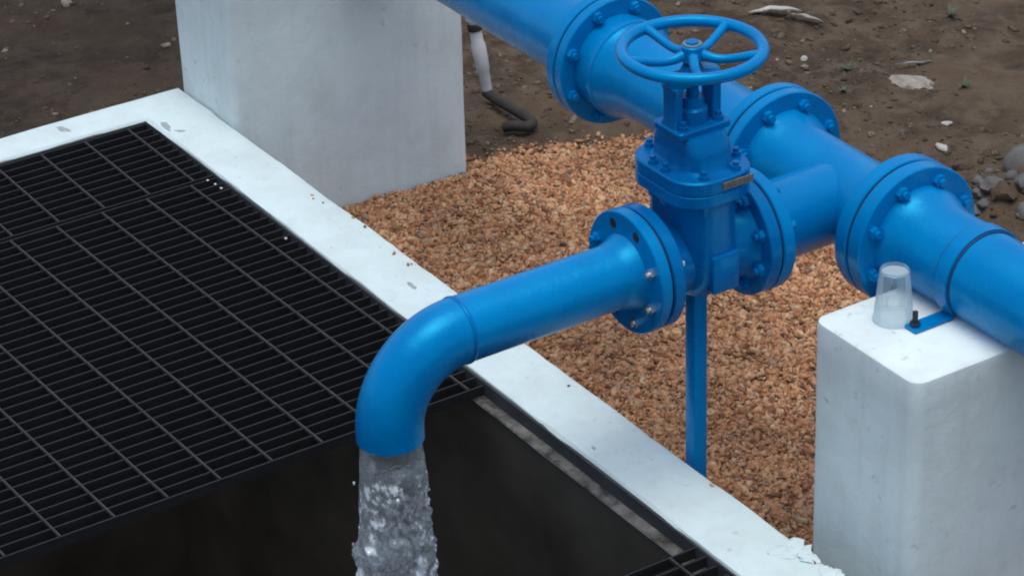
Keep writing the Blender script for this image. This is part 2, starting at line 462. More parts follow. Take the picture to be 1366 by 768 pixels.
dims = np.stack([0.0138 * sz, 0.0074 * sz * rng.uniform(0.7, 1.3, len(sz)), 0.0065 * sz * rng.uniform(0.6, 1.3, len(sz))], -1)
ns = 11
sx_ = rng.uniform(-7.4, -4.3, ns); sy_ = BY1 - 0.012 - np.abs(rng.normal(0, 0.022, ns)); ss_ = rng.uniform(0.4, 0.9, ns)
px_ = np.concatenate([px_, sx_]); py_ = np.concatenate([py_, sy_]); zz = np.concatenate([zz, np.full(ns, 0.003)])
dims = np.concatenate([dims, np.stack([0.014 * ss_, 0.009 * ss_, 0.006 * ss_], -1)])
gs = scatter('gravel', np.stack([px_, py_, zz], -1), dims, GRAVEL, 3)
tag(gs, 'loose orange tan gravel chips heaped beside the white rim', 'gravel', None, 'stuff')

# clods and crumbs on the dirt
n = 23000
px_ = rng.uniform(-10.4, -4.6, n); py_ = rng.uniform(3.1, 7.5, n)
clump = fbm(px_, py_, 2.0, 3, 90) + 0.5 * np.exp(-(((px_ + 6.2) / 0.35) ** 2 + ((py_ - 5.86) / 0.35) ** 2))
keep = (clump > rng.normal(0.02, 0.22, n)) & ((px_ + py_ > -3.6) | (rng.random(n) < 0.35))
keep &= ~((px_ > BX0 - 0.02) & (py_ < BY1 + 0.02)) & ~((px_ < -7.52) & (px_ > -7.92) & (py_ < 4.6))
keep &= np.minimum(gravel_edge(px_) - py_, px_ - gravel_left(py_)) < -0.01
px_, py_ = px_[keep], py_[keep]
sz = rng.lognormal(-0.1, 0.55, len(px_)) * 0.011; sz = np.minimum(sz, 0.042)
dims = np.stack([sz, sz * rng.uniform(0.6, 1.0, len(sz)), sz * rng.uniform(0.35, 0.7, len(sz))], -1)
cs = scatter('dirt_clods', np.stack([px_, py_, ground_h(px_, py_) + sz * 0.05], -1), dims, CLOD, 4, 0.35)
tag(cs, 'crumbled brown clods scattered over the bare dirt', 'soil', None, 'stuff')

# ------------------------------------------------------------------ basin with white rim
IX0, IX1, IY0, IY1 = -7.752, -3.30, 1.25, 3.522
def ring_loops(name, loops, bev_jit=0.0, step=0.05):
    """loops = [(x0, x1, y0, y1, z)]; consecutive rectangles are bridged, edges subdivided and slightly uneven"""
    L = []
    nxs = int((IX1 - IX0) / step); nys = int((IY1 - IY0) / step)
    for li, (a, b, c, d, z) in enumerate(loops):
        pts = []
        for k in range(nxs): pts.append((a + (b - a) * k / nxs, c, z))
        for k in range(nys): pts.append((b, c + (d - c) * k / nys, z))
        for k in range(nxs): pts.append((b - (b - a) * k / nxs, d, z))
        for k in range(nys): pts.append((a, d - (d - c) * k / nys, z))
        if bev_jit:
            pts = [(x + bev_jit * noise.noise(Vector((x * 5, y * 5, li * 1.7))) + bev_jit * 0.6 * noise.noise(Vector((x * 17, y * 17, li))),
                    y + bev_jit * noise.noise(Vector((x * 5 + 50, y * 5, li * 1.7))) + bev_jit * 0.6 * noise.noise(Vector((x * 17 + 40, y * 17, li))),
                    zz_ + bev_jit * 0.5 * noise.noise(Vector((x * 4, y * 4 + 70, li * 0.3)))) for x, y, zz_ in pts]
        L.append(pts)
    vs = [p for pts in L for p in pts]; m = len(L[0]); fs = []
    for i in range(len(L) - 1):
        for k in range(m):
            l = (k + 1) % m
            fs.append((i * m + k, i * m + l, (i + 1) * m + l, (i + 1) * m + k))
    return pymesh(name, vs, fs)
basin = thing('concrete_basin', (-5.5, 2.4, GZ), 'sunken concrete basin with a flat white painted rim', 'basin')
def O(e, z): return (BX0 + e, BX1 - e, BY0 + e, BY1 - e, z)
def I(e, z): return (IX0 + e, IX1 - e, IY0 + e, IY1 - e, z)
part('rim', ring_loops('rim', [O(0, -0.60), O(0, -0.30), O(0.0, -0.014), O(0.004, -0.004), O(0.014, 0.0), O(0.07, 0.001), I(-0.07, 0.001), I(-0.010, 0.0), I(-0.003, -0.003), I(0, -0.010)], 0.0042), WHITE_RIM, basin, 35)
part('angle_frame', ring_loops('angle_frame', [I(-0.002, -0.008), I(0.004, -0.011), I(0.006, -0.052)], 0.0), FRAME, basin, 35)
part('ledge', ring_loops('ledge', [I(0.002, -0.050), I(0.034, -0.051), I(0.038, -0.056)], 0.004), LEDGE, basin, 35)
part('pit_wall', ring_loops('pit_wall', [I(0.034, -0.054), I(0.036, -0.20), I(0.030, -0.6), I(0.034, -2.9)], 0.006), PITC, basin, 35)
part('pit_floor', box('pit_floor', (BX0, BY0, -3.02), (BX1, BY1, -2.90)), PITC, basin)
# crumbled plaster where the rim runs past the near pier
vsum = []
pr_ = random.Random(5)
for k in range(22):
    s_ = pr_.uniform(0.006, 0.017); x = pr_.uniform(-4.66, -4.42); y = 3.708 - abs(pr_.gauss(0, 0.022))
    o = link('plaster_lump', rock_mesh('plaster_lump', (s_ * 1.7, s_ * 1.2, s_ * 0.45), 20 + k, 2, 0.6), WHITE_RIM, None, 35)
    o.location = (x, y, 0.001); o.rotation_euler[2] = pr_.uniform(0, 3); rel(o, basin)
# dried mud smears on the rim
for k, (x, y, a, b) in enumerate([(-7.66, 3.545, .030, .010), (-7.60, 3.565, .016, .006), (-7.83, 3.27, .030, .012), (-6.31, 3.63, .026, .008), (-5.30, 3.56, .008, .004)]):
    o = link('mud_smear', rock_mesh('mud_smear', (a, b, 0.0016), 140 + k, 3, 0.75), SMEAR, None, 60)
    o.location = (x, y, 0.0005); o.rotation_euler[2] = pr_.uniform(-0.6, 0.9); rel(o, basin)
wt = link('water', box('water', (IX0 + 0.05, IY0 + 0.05, -2.89), (IX1 - 0.05, IY1 - 0.05, -2.30)), POOL)
tag(wt, 'dark murky water at the bottom of the basin', None, None, 'structure')

# gratings: bearing bars run along Y, cross rods along X
def grating(x0, x1, y0, y1, rods, skew, label):
    t = thing('steel_grating', ((x0 + x1) / 2, (y0 + y1) / 2, -0.05), label, 'grating', 'gratings over the basin')
    zt = -0.013
    bar = box('bar', (-0.0025, -(y1 - y0) / 2, -0.030), (0.0025, (y1 - y0) / 2, 0), 0.0)
    nb = round((x1 - x0) / 0.0462); 
    for k in range(nb + 1):
        o = link('bar', bar, STEEL, t); o.location = (x0 + (x1 - x0) * k / nb - (x0 + x1) / 2, random.uniform(-.0015, .0015), zt + 0.05)
        o.rotation_euler[2] = random.gauss(0, 0.0006)
    Lr = x1 - x0
    rod = box('rod', (-Lr / 2, -0.0030, -0.008), (Lr / 2, 0.0030, 0.0030), 0.0015, 1)
    for y in rods:
        o = link('rod', rod, ROD, t); o.location = (0, y - (y0 + y1) / 2, zt + 0.05); o.rotation_euler[2] = skew
    return t
g1 = grating(-7.738, -7.288, 1.265, 3.513, [3.448 - 0.1505 * k for k in range(15)], 0.0, 'narrow black grating strip at the far end of the basin')
g2 = grating(-7.268, -5.750, 1.265, 3.513, [3.446 - 0.1495 * k for k in range(15)], 0.027, 'large black grating panel left of the falling water')
g3 = grating(-4.800, -3.320, 3.02, 3.513, [3.438 - 0.15 * k for k in range(3)], 0.0, 'corner of a grating at the bottom beside the rim')
k = 0
for x, y in ((-7.262, 3.482), (-7.225, 3.488), (-7.19, 3.490), (-6.79, 3.490)):
    o = link('paint_fleck', rock_mesh('paint_fleck', (.0055, .0045, .0025), 60 + k, 1, 0.3), PLASTER); o.location = (x, y, -0.0095); k += 1
    rel(o, g1 if x < -7.27 else g2)

# ------------------------------------------------------------------ piers
def pier(x0, x1, y0, y1, z1, label, bev, seed):
    hx, hy = (x1 - x0) / 2, (y1 - y0) / 2
    me = loft('concrete_pier', ((x0 + x1) / 2, (y0 + y1) / 2), [(GZ - 0.25, hx, hy, bev), (z1 - 0.012, hx, hy, bev), (z1 - 0.004, hx - 0.002, hy - 0.002, bev), (z1, hx - 0.008, hy - 0.008, bev)])
    bm = bmesh.new(); bm.from_mesh(me)
    for cut in range(1, 14):
        z = GZ - 0.25 + (z1 - GZ + 0.25) * cut / 14
        bmesh.ops.bisect_plane(bm, geom=bm.verts[:] + bm.edges[:] + bm.faces[:], plane_co=(0, 0, z), plane_no=(0, 0, 1))
    for v in bm.verts:
        q = v.co * 3 + Vector((seed, 0, 0))
        v.co += Vector((noise.noise(q), noise.noise(q + Vector((7, 0, 0))), 0)) * 0.005
    bm.to_mesh(me); bm.free()
    o = link('concrete_pier', me, WHITE, None, 40)
    return tag(o, label, 'pier', 'white concrete piers under the main pipe')
pier(-7.905, -7.535, 3.722, 4.582, 0.495, 'broad weathered white concrete block behind the far corner of the rim', 0.030, 1)
pier(-4.820, -4.428, 3.876, 4.569, 0.497, 'white concrete pier with an upturned plastic cup on top', 0.036, 2)

# ------------------------------------------------------------------ main pipeline
PY, PZ, PR = 4.2322, 0.5881, 0.1144
XD = -5.1341
def hexbolt(length, r=0.0165, head=0.014):
    """bolt along +X from 0 (flange face) with a hex head on each end and a stub of thread"""
    vs = []; fs = []
    def prism(n, rad, a, b):
        i = len(vs)
        for t in (a, b):
            for q in range(n):
                th = 2 * math.pi * q / n; vs.append((t, rad * math.cos(th), rad * math.sin(th)))
        for q in range(n): fs.append((i + q, i + (q + 1) % n, i + n + (q + 1) % n, i + n + q))
        fs.append(tuple(reversed(range(i, i + n)))); fs.append(tuple(range(i + n, i + 2 * n)))
    if length: prism(8, r * 0.5, -length, 0)
    prism(6, r, 0, head); prism(10, r * 0.58, head, head + 0.010)
    prism(6, r, -length - head, -length); prism(10, r * 0.58, -length - head - 0.006, -length - head)
    me = pymesh('bolt', vs, fs)
    bm = bmesh.new(); bm.from_mesh(me); bmesh.ops.recalc_face_normals(bm, faces=bm.faces); bm.to_mesh(me); bm.free()
    return me
def flange_disc(name, c, axis, t0, t1, rad, bore):
    b = 0.0031
    return lathe(name, [(t0, bore), (t0, rad - b), (t0 + b, rad), (t1 - b, rad), (t1, rad - b), (t1, bore)], c, axis, 72, cap=True)
def add_bolts(parent, c, axis, face, sign, rb, me, mats, off=22.5, nb=8, skip=()):
    a, u, v = AX[axis]
    for q in range(nb):
        if q in skip: continue
        th = R(off + 360 / nb * q)
        p = Vector(c) + a * face + (u * math.cos(th) + v * math.sin(th)) * rb
        o = bpy.data.objects.new('bolt', me); COL.objects.link(o)
        if not me.materials: me.materials.append(mats)
        d = a * sign
        spin = Matrix.Rotation(random.uniform(0, 6.28), 4, d)
        o.rotation_euler = (spin @ d.to_track_quat('X', 'Z').to_matrix().to_4x4()).to_euler()
        o.location = p
        rel(o, parent)
line = thing('main_pipeline', (-5.852, PY, PZ), 'large blue painted pipeline with bolted flanges and a side branch', 'pipe')
BOLT_BLUE = hexbolt(0.069, 0.0172, 0.0146); BOLT_BLUE.materials.append(BLUE)
C0 = (0, PY, PZ)
def rings(a, b, r, n=1): return [(a, r), (b, r)]
part('pipe_section', lathe('pipe_section', [(-13.585, PR), (-6.2804, PR), (-6.2543, PR + 0.0042), (-6.2261, 0.1275)], C0, 'x', 96), BLUE, line, 30)
part('pipe_section', lathe('pipe_section', [(-6.1498, 0.140), (-6.092, 0.140), (-6.088, 0.1435), (-6.078, 0.1435), (-6.074, 0.138), (-6.060, 0.132), (-5.985, PR), (-5.5385, PR), (-5.5071, 0.1233), (-5.457, 0.1358)], C0, 'x', 96), BLUE, line, 30)
tee = part('tee', lathe('tee', [(-5.3922, 0.1379), (-5.3713, 0.1327), (-5.3243, PR + 0.001), (-5.016, PR + 0.001), (-4.9794, 0.1254), (-4.9408, 0.1358)], C0, 'x', 96), BLUE, line, 30)
part('branch', lathe('branch', [(3.948, 0.117), (3.971, 0.1087), (4.0076, 0.1024), (PY, 0.1024)], (XD, 0, PZ), 'y', 64, cap=False), BLUE, tee, 30)
part('pipe_section', lathe('pipe_section', [(-4.8593, 0.137), (-4.832, 0.135), (-4.824, 0.130), (-4.803, 0.124), (-4.765, PR), (-1.016, PR)], C0, 'x', 96), BLUE, line, 30)
for xs, bolted in (((-6.2261, -6.1927), None), ((-6.1854, -6.1519), 1), ((-5.4643, -5.4309), None), ((-5.4235, -5.3901), 1), ((-4.9512, -4.9094), None), ((-4.901, -4.8572), 1)):
    f = part('flange', flange_disc('flange', C0, 'x', xs[0], xs[1], 0.186, 0.1045), BLUE, line, 30)
    if bolted:
        part('gasket', lathe('gasket', [(xs[0] - 0.0084, 0.1045), (xs[0] - 0.0084, 0.1787), (xs[0] + 0.001, 0.1787), (xs[0] + 0.001, 0.1045)], C0, 'x', 64), GASKET, f, 30)
        add_bolts(f, C0, 'x', xs[1], 1, 0.1615 if xs[0] < -6 else 0.1515, BOLT_BLUE, BLUE)
tf = part('flange', flange_disc('flange', (XD, 0, PZ), 'y', 3.9167, 3.9511, 0.1567, 0.0836), BLUE, line, 30)
add_bolts(tf, (XD, 0, PZ), 'y', 3.9511, 1, 0.1233, BOLT_BLUE, BLUE)

# ------------------------------------------------------------------ gate valve
VY = 3.75
valve = thing('gate_valve', (XD, VY, 0.447), 'blue cast gate valve with a five spoked handwheel on top', 'valve')
VC = (XD, 0, PZ)
f1 = part('flange', flange_disc('flange', VC, 'y', 3.5885, 3.622, 0.1557, 0.0732), BLUE_CAST_SHADED, valve, 30)
f2 = part('flange', flange_disc('flange', VC, 'y', 3.8759, 3.9104, 0.1557, 0.0732), BLUE_CAST_SHADED, valve, 30)
part('gasket', lathe('gasket', [(3.9093, 0.0732), (3.9093, 0.1484), (3.9177, 0.1484), (3.9177, 0.0732)], VC, 'y', 64), GASKET, f2, 30)
add_bolts(f2, VC, 'y', 3.8759, -1, 0.1233, hexbolt(0.0, 0.0162, 0.0136), BLUE_CAST_SHADED)
part('neck', lathe('neck', [(3.6199, 0.117), (3.6387, 0.1045), (3.6679, 0.0961), (3.8299, 0.0961), (3.8613, 0.1045), (3.878, 0.117)], VC, 'y', 64), BLUE_CAST_SHADED, valve, 30)
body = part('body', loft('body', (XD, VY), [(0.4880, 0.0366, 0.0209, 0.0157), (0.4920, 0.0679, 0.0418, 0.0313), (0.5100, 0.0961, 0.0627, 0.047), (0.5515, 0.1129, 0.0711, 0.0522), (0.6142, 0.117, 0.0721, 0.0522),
                                    (0.7263, 0.1149, 0.069, 0.0522), (0.7628, 0.117, 0.0732, 0.0522), (0.7806, 0.1254, 0.0836, 0.0522)]), BLUE_CAST_SHADED, valve, 40)
part('face_pad', box('face_pad', (XD + 0.0993, VY - 0.030, 0.5240), (XD + 0.1286, VY + 0.050, 0.6250), 0.0063, 2), BLUE_CAST_SHADED, body, 30)
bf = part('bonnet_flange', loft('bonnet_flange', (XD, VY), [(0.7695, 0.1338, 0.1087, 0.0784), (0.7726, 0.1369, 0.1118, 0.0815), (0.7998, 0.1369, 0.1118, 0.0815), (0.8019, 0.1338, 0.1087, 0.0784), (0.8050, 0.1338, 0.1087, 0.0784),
                                    (0.8071, 0.1369, 0.1118, 0.0815), (0.8353, 0.1369, 0.1118, 0.0815), (0.8395, 0.1327, 0.1076, 0.0784)]), BLUE_CAST_SHADED, valve, 30)
hb = hexbolt(0.0711, 0.0136, 0.0104); hb.materials.append(BLUE_CAST_SHADED)
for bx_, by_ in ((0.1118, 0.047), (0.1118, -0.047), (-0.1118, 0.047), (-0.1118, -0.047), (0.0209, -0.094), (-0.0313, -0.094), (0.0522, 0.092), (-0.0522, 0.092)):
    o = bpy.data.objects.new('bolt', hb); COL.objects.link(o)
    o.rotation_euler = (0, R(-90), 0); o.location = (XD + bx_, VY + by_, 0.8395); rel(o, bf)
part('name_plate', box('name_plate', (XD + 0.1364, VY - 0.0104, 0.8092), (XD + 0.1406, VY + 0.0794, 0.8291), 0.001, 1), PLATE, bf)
part('bonnet', loft('bonnet', (XD, VY), [(0.8385, 0.1045, 0.069, 0.0366), (0.8479, 0.0982, 0.0627, 0.0366), (0.8802, 0.095, 0.062, 0.030), (0.9046, 0.086, 0.060, 0.028), (0.9256, 0.070, 0.056, 0.026)]), BLUE_CAST_SHADED, valve, 40)
yk = part('yoke', loft('yoke', (XD, VY), [(0.9225, 0.0543, 0.0752, 0.0125), (0.9256, 0.0575, 0.0784, 0.0146), (0.9382, 0.0575, 0.0784, 0.0146), (0.9413, 0.0543, 0.0752, 0.0125)]), BLUE_CAST_SHADED, valve, 30)
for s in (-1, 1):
    part('yoke_leg', loft('yoke_leg', (XD, VY + s * 0.0564), [(0.9402, 0.032, 0.016, 0.006), (0.9538, 0.026, 0.0125, 0.006), (1.027, 0.026, 0.0125, 0.006), (1.0447, 0.030, 0.016, 0.006)]), BLUE_CAST_SHADED, yk, 30)
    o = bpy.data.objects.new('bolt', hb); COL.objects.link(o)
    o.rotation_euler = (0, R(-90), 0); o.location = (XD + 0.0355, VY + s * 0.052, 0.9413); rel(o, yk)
part('yoke_bridge', loft('yoke_bridge', (XD, VY), [(1.0406, 0.0272, 0.069, 0.0209), (1.0437, 0.0303, 0.0721, 0.023), (1.0636, 0.0303, 0.0721, 0.023), (1.0698, 0.023, 0.0313, 0.0209), (1.0865, 0.0209, 0.0209, 0.0188)]), BLUE_CAST_SHADED, yk, 30)
part('gland', lathe('gland', [(0.9402, 0.040), (0.975, 0.038), (0.980, 0.030), (1.005, 0.028)], (XD, VY, 0), 'z', 24), BLUE_CAST_SHADED, yk, 30)
part('stem', lathe('stem', [(0.98, 0.0155), (1.1451, 0.0155)], (XD, VY, 0), 'z', 20), BLUE_CAST_SHADED, valve, 30)
WZ = 1.1231
hw = rel(bpy.data.objects.new('handwheel', None), valve); COL.objects.link(hw)
hw.location = Vector((XD, VY, WZ)) - valve.location
wr = lathe('rim', [(0.0150 * math.sin(2 * math.pi * q / 14), 0.1680 + 0.0155 * math.cos(2 * math.pi * q / 14)) for q in range(14)], (XD, VY, WZ), 'z', 96, closed=True)
part('rim', wr, BLUE, hw, 60)
hub = lathe('hub', [(-0.0272, 0.023), (-0.0251, 0.0272), (0.0104, 0.0272), (0.0136, 0.024), (0.0136, 0.0136), (0.0042, 0.0134)], (XD, VY, WZ), 'z', 32, cap=False)
part('hub', hub, BLUE, hw, 30)
part('hub_nut', lathe('hub_nut', [(0.0125, 0.0235), (0.0172, 0.0235), (0.0183, 0.0214), (0.0183, 0.0141), (0.0125, 0.0141)], (XD, VY, WZ), 'z', 6 * 5, cap=False), DULL, hw, 30)
for q in range(5):
    th = R(114 + 72 * q); d = Vector((math.cos(th), math.sin(th), 0))
    pts = []; rad = []
    for i in range(15):
        s = i / 14; r_ = 0.021 + (0.167 - 0.021) * s
        zq = -0.010 - 0.016 * math.sin(math.pi * min(1, s * 1.1)) * (1 - s) + 0.010 * s * s
        pts.append(Vector((XD, VY, WZ + zq)) + d * r_); rad.append(0.0135 - 0.0028 * math.sin(math.pi * s))
    part('spoke', sweep('spoke', pts, rad, 12), BLUE, hw, 60)

# ------------------------------------------------------------------ outlet pipe with elbow
spout = thing('outlet_pipe', (XD, 3.2395, PZ), 'blue outlet pipe with a down turned elbow over the basin', 'pipe')
OR = 0.081
part('pipe', lathe('pipe', [(3.0671, OR), (3.497, OR), (3.514, OR + 0.0025), (3.534, 0.0895), (3.5509, 0.099)], VC, 'y', 72), BLUE, spout, 30)
of = part('flange', flange_disc('flange', VC, 'y', 3.5488, 3.5812, 0.1567, 0.0732), BLUE, spout, 30)
part('gasket', lathe('gasket', [(3.5802, 0.0732), (3.5802, 0.1473), (3.5896, 0.1473), (3.5896, 0.0732)], VC, 'y', 64), GASKET, of, 30)
blt = hexbolt(0.0732, 0.0141, 0.0115); blt.materials.append(BLUE)
blz = hexbolt(0.0732, 0.0131, 0.0115); blz.materials.append(ZINC)
hole = lathe('bolt_hole', [(0.0, 0.0131), (0.0, 0.012), (0.0008, 0.012), (0.0008, 0.0)], (0, 0, 0), 'x', 16, cap=False); hole.materials.append(RUBBER)
a_, u_, v_ = AX['y']
for q in range(8):
    th = R(22.5 + 45 * q); p = Vector((XD, 3.5488, PZ)) + (u_ * math.cos(th) + v_ * math.sin(th)) * 0.1254
    dx, dz = p.x - XD, p.z - PZ
    is_hole = dz > 0.1; is_zinc = dx > 0.03 and dz < 0.1
    o = bpy.data.objects.new('bolt_hole' if is_hole else 'bolt', hole if is_hole else (blz if is_zinc else blt)); COL.objects.link(o)
    o.rotation_euler = (0, 0, R(-90)); o.location = p
    rel(o, of)
# elbow: swept quarter bend with a real wall thickness at its mouth
EB = 0.1985; EY = 3.0723
pts = []
for i in range(33):
    a = R(90 * i / 32); pts.append(Vector((XD, EY - EB * math.sin(a), PZ - EB + EB * math.cos(a))))
pts.append(pts[-1] + Vector((0, 0, -0.0251)))
seg = 72; vs = []; fs = []
def ringv(p, ang, r):
    tdir = Vector((0, -math.cos(ang), -math.sin(ang))); u = Vector((1, 0, 0)); v = tdir.cross(u)
    return [p + (u * math.cos(2 * math.pi * q / seg) + v * math.sin(2 * math.pi * q / seg)) * r for q in range(seg)]
seq = [(pts[i], R(90 * min(i, 32) / 32), OR) for i in range(34)] + [(pts[33], R(90), OR - 0.006)] + [(pts[i], R(90 * min(i, 32) / 32), OR - 0.006) for i in range(32, 8, -1)]
for p, a, r_ in seq: vs += ringv(p, a, r_)
for i in range(len(seq) - 1):
    for q in range(seg):
        l = (q + 1) % seg; fs.append((i * seg + q, i * seg + l, (i + 1) * seg + l, (i + 1) * seg + q))
em = pymesh('elbow', vs, fs)
bm = bmesh.new(); bm.from_mesh(em); bmesh.ops.recalc_face_normals(bm, faces=bm.faces); bm.to_mesh(em); bm.free()
el = part('elbow', em, BLUE, spout, 40)
part('weld_seam', lathe('weld_seam', [(3.066, OR - 0.001), (3.0681, OR + 0.0023), (3.0723, OR + 0.0031), (3.0765, OR + 0.0023), (3.0786, OR - 0.001)], VC, 'y', 72, cap=False), BLUE_CAST_SHADED, el, 60)

# ------------------------------------------------------------------ falling water
def stream_mesh():
    vs = []; fs = []; nr = 560; sg = 150
    ztop = PZ - EB - 0.0052; zbot = -2.33; cyw = EY - EB
    for i in range(nr + 1):
        s = i / nr; z = ztop + (zbot - ztop) * s; d = max(0.0, (PZ - EB - 0.024) - z)
        rr = 0.0722 + min(0.020, 0.050 * d) + 0.006 * d
        amp = 0.016 * min(1, max(0.0, d - 0.015) / 0.10)
        for k in range(sg):
            th = 2 * math.pi * k / sg; c_, s_ = math.cos(th), math.sin(th)
            # the side towards -Y leaves the pipe smooth, the far side breaks up first
            am = amp * (1.0 if d > 0.22 else max(0.12, min(1, (d * 5.2 + 0.55 * s_ + 0.35 * c_ - 0.15))))
            q = Vector((c_ * rr * 26, s_ * rr * 26, z * 19))
            q = q + 0.55 * Vector((noise.noise(q * 0.45), noise.noise(q * 0.45 + Vector((4, 0, 0))), noise.noise(q * 0.45 + Vector((0, 4, 0)))))
            nn = 0.9 * noise.noise(q * 0.62) + 0.75 * noise.noise(q * 1.35 + Vector((5, 1, 2))) + 0.5 * noise.noise(q * 2.9) + 0.25 * noise.noise(q * 5.7)
            r_ = rr + am * nn
            vs.append((XD + c_ * r_ + 0.012 * d, cyw - 0.015 * d + s_ * r_, z))
    for i in range(nr):
        for k in range(sg):
            l = (k + 1) % sg; fs.append((i * sg + k, (i + 1) * sg + k, (i + 1) * sg + l, i * sg + l))
    fs.append(tuple(reversed(range(sg)))); fs.append(tuple(nr * sg + k for k in range(sg)))
    me = pymesh('water_stream', vs, fs)
    bm = bmesh.new(); bm.from_mesh(me); bmesh.ops.recalc_face_normals(bm, faces=bm.faces); bm.to_mesh(me); bm.free()
    return me
ws = link('water_stream', stream_mesh(), STREAM, None, 180)
tag(ws, 'clear turbulent water gushing down from the blue elbow', 'water')
P = []; D = []
for _ in range(110):
    z = random.uniform(-0.8, 0.27); d = 0.365 - z; th = random.uniform(0, 6.283); r_ = 0.073 + min(0.02, 0.050 * d) + 0.006 * d + abs(random.gauss(0.004, 0.007))
    P.append((XD + 0.012 * d + math.cos(th) * r_, EY - EB - 0.015 * d + math.sin(th) * r_, z)); s = random.uniform(0.002, 0.006); D.append((s, s, s * 1.6))
bm = bmesh.new()
for p, dd in zip(P, D):
    bmesh.ops.create_icosphere(bm, subdivisions=1, radius=1, matrix=Matrix.Translation(p) @ Matrix.Diagonal((*[x for x in dd], 1)))
dm = bpy.data.meshes.new('droplets'); bm.to_mesh(dm); bm.free()
dr = link('droplets', dm, STREAM, ws, 180); dr['kind'] = 'stuff'

# ------------------------------------------------------------------ post under the valve
post = thing('support_post', (XD, VY + 0.0125, GZ), 'straight blue steel post standing under the gate valve', 'post')
part('tube', box('tube', (XD - 0.0204, VY - 0.0078, GZ - 0.0209), (XD + 0.0204, VY + 0.0329, 0.4780), 0.0042, 2), BLUE, post, 30)
part('base_plate', box('base_plate', (XD - 0.0732, VY - 0.0606, GZ - 0.0209), (XD + 0.0732, VY + 0.0857, GZ + 0.0125), 0.0031, 1), BLUE, post, 30)
part('saddle_pad', box('saddle_pad', (XD - 0.024, VY - 0.012, 0.4770), (XD + 0.024, VY + 0.037, 0.4925), 0.0063, 2), GASKET, post, 30)

# ------------------------------------------------------------------ clamp holding the pipe on the near pier
CX = -4.6314
clamp = thing('pipe_clamp', (CX, PY, 0.4992), 'blue steel strap clamping the main pipe to the near pier', 'clamp')
def band(name, r0, r1, hw_):
    vs = []; fs = []; a0, a1, n_ = -38, 218, 60
    for i in range(n_ + 1):
        a = R(a0 + (a1 - a0) * i / n_)
        for r_, x in ((r0, -hw_), (r0, hw_), (r1, hw_), (r1, -hw_)):
            vs.append((CX + x, PY + r_ * math.cos(a), PZ + r_ * math.sin(a)))
    for i in range(n_):
        for q in range(4):
            l = (q + 1) % 4; fs.append((i * 4 + q, i * 4 + l, i * 4 + 4 + l, i * 4 + 4 + q))
    fs.append((3, 2, 1, 0)); fs.append(tuple(n_ * 4 + q for q in range(4)))
    me = pymesh(name, vs, fs); bm = bmesh.new(); bm.from_mesh(me); bmesh.ops.recalc_face_normals(bm, faces=bm.faces); bm.to_mesh(me); bm.free(); return me
bd = part('band', band('band', PR + 0.0026, PR + 0.0078, 0.0209), BLUE, clamp, 30)
part('liner', band('liner', PR + 0.0003, PR + 0.0031, 0.0272), LINER, bd, 30)
for s in (-1, 1):
    ya, yb = sorted((PY + s * 0.0888, PY + s * 0.209))
    ft = part('foot', box('foot', (CX - 0.0209, ya, 0.4972), (CX + 0.0209, yb, 0.5076), 0.0021, 1), BLUE, clamp, 30)
    yb2 = PY + s * 0.1933
    part('stud', lathe('stud', [(0.5045, 0.0068), (0.5463, 0.0068)], (CX, yb2, 0), 'z', 12), RUBBER, ft, 30)
    part('nut', lathe('nut', [(0.5066, 0.0136), (0.5181, 0.0136)], (CX, yb2, 0), 'z', 6), GASKET, ft, 30)

# ------------------------------------------------------------------ upturned plastic cup
cx_, cy_, cz_ = -4.7000, 4.0290, 0.4977
cup = lathe('plastic_cup', [(0.0, 0.0498), (0.0031, 0.0508), (0.0063, 0.0498), (0.0104, 0.0487), (0.1338, 0.0364), (0.1379, 0.0341), (0.1358, 0.0324), (0.1275, 0.0314), (0.1264, 0.0), (0.128, 0.0),
                            (0.1291, 0.0319), (0.1374, 0.0335), (0.1343, 0.0352), (0.0104, 0.0475), (0.0063, 0.0487), (0.0031, 0.0492)], (cx_, cy_, cz_), 'z', 40, cap=False, closed=True)
tag(link('plastic_cup', cup, CUP, None, 50), 'clear plastic cup standing upside down on the white pier', 'cup')

# ------------------------------------------------------------------ riser and hose behind the pipe
rb = Vector((-7.95, 4.925, -0.40))
riser = thing('hose_riser', rb, 'white plastic riser with a black hose behind the far block', 'hose')
top = rb + Vector((-0.05, -0.035, 0.36))
def lerp(a, b, t): return a + (b - a) * t
part('sleeve', sweep('sleeve', [lerp(rb, top, t) for t in (0.03, 0.28, 0.30, 0.55, 0.58, 0.70)], [0.016, 0.021, 0.024, 0.026, 0.022, 0.022], 24), PVC, riser, 40)
part('cap', sweep('cap', [lerp(rb, top, t) for t in (0.69, 0.70, 0.76, 0.77)], [0.018, 0.025, 0.025, 0.020], 24), RUBBER, riser, 40)
part('valve_stub', sweep('valve_stub', [lerp(rb, top, t) for t in (0.77, 0.80, 0.81, 0.86, 0.87, 1.0)], [0.018, 0.018, 0.026, 0.026, 0.018, 0.018], 24), PVC, riser, 40)
hp = [rb + Vector(v) for v in ((-0.01, -0.005, 0.02), (0.03, 0.0, 0.012), (0.10, 0.0, 0.014), (0.18, 0.0, 0.016), (0.245, 0.002, 0.015), (0.285, -0.004, 0.014), (0.300, -0.028, 0.013), (0.275, -0.050, 0.010), (0.250, -0.066, 0.006), (0.225, -0.080, -0.004))]
sm = []
for i in range(len(hp) - 1):
    for j in range(4):
        t = j / 4; p0 = hp[max(i - 1, 0)]; p1 = hp[i]; p2 = hp[i + 1]; p3 = hp[min(i + 2, len(hp) - 1)]
        sm.append(0.5 * ((2 * p1) + (p2 - p0) * t + (2 * p0 - 5 * p1 + 4 * p2 - p3) * t * t + (3 * p1 - p0 - 3 * p2 + p3) * t ** 3))
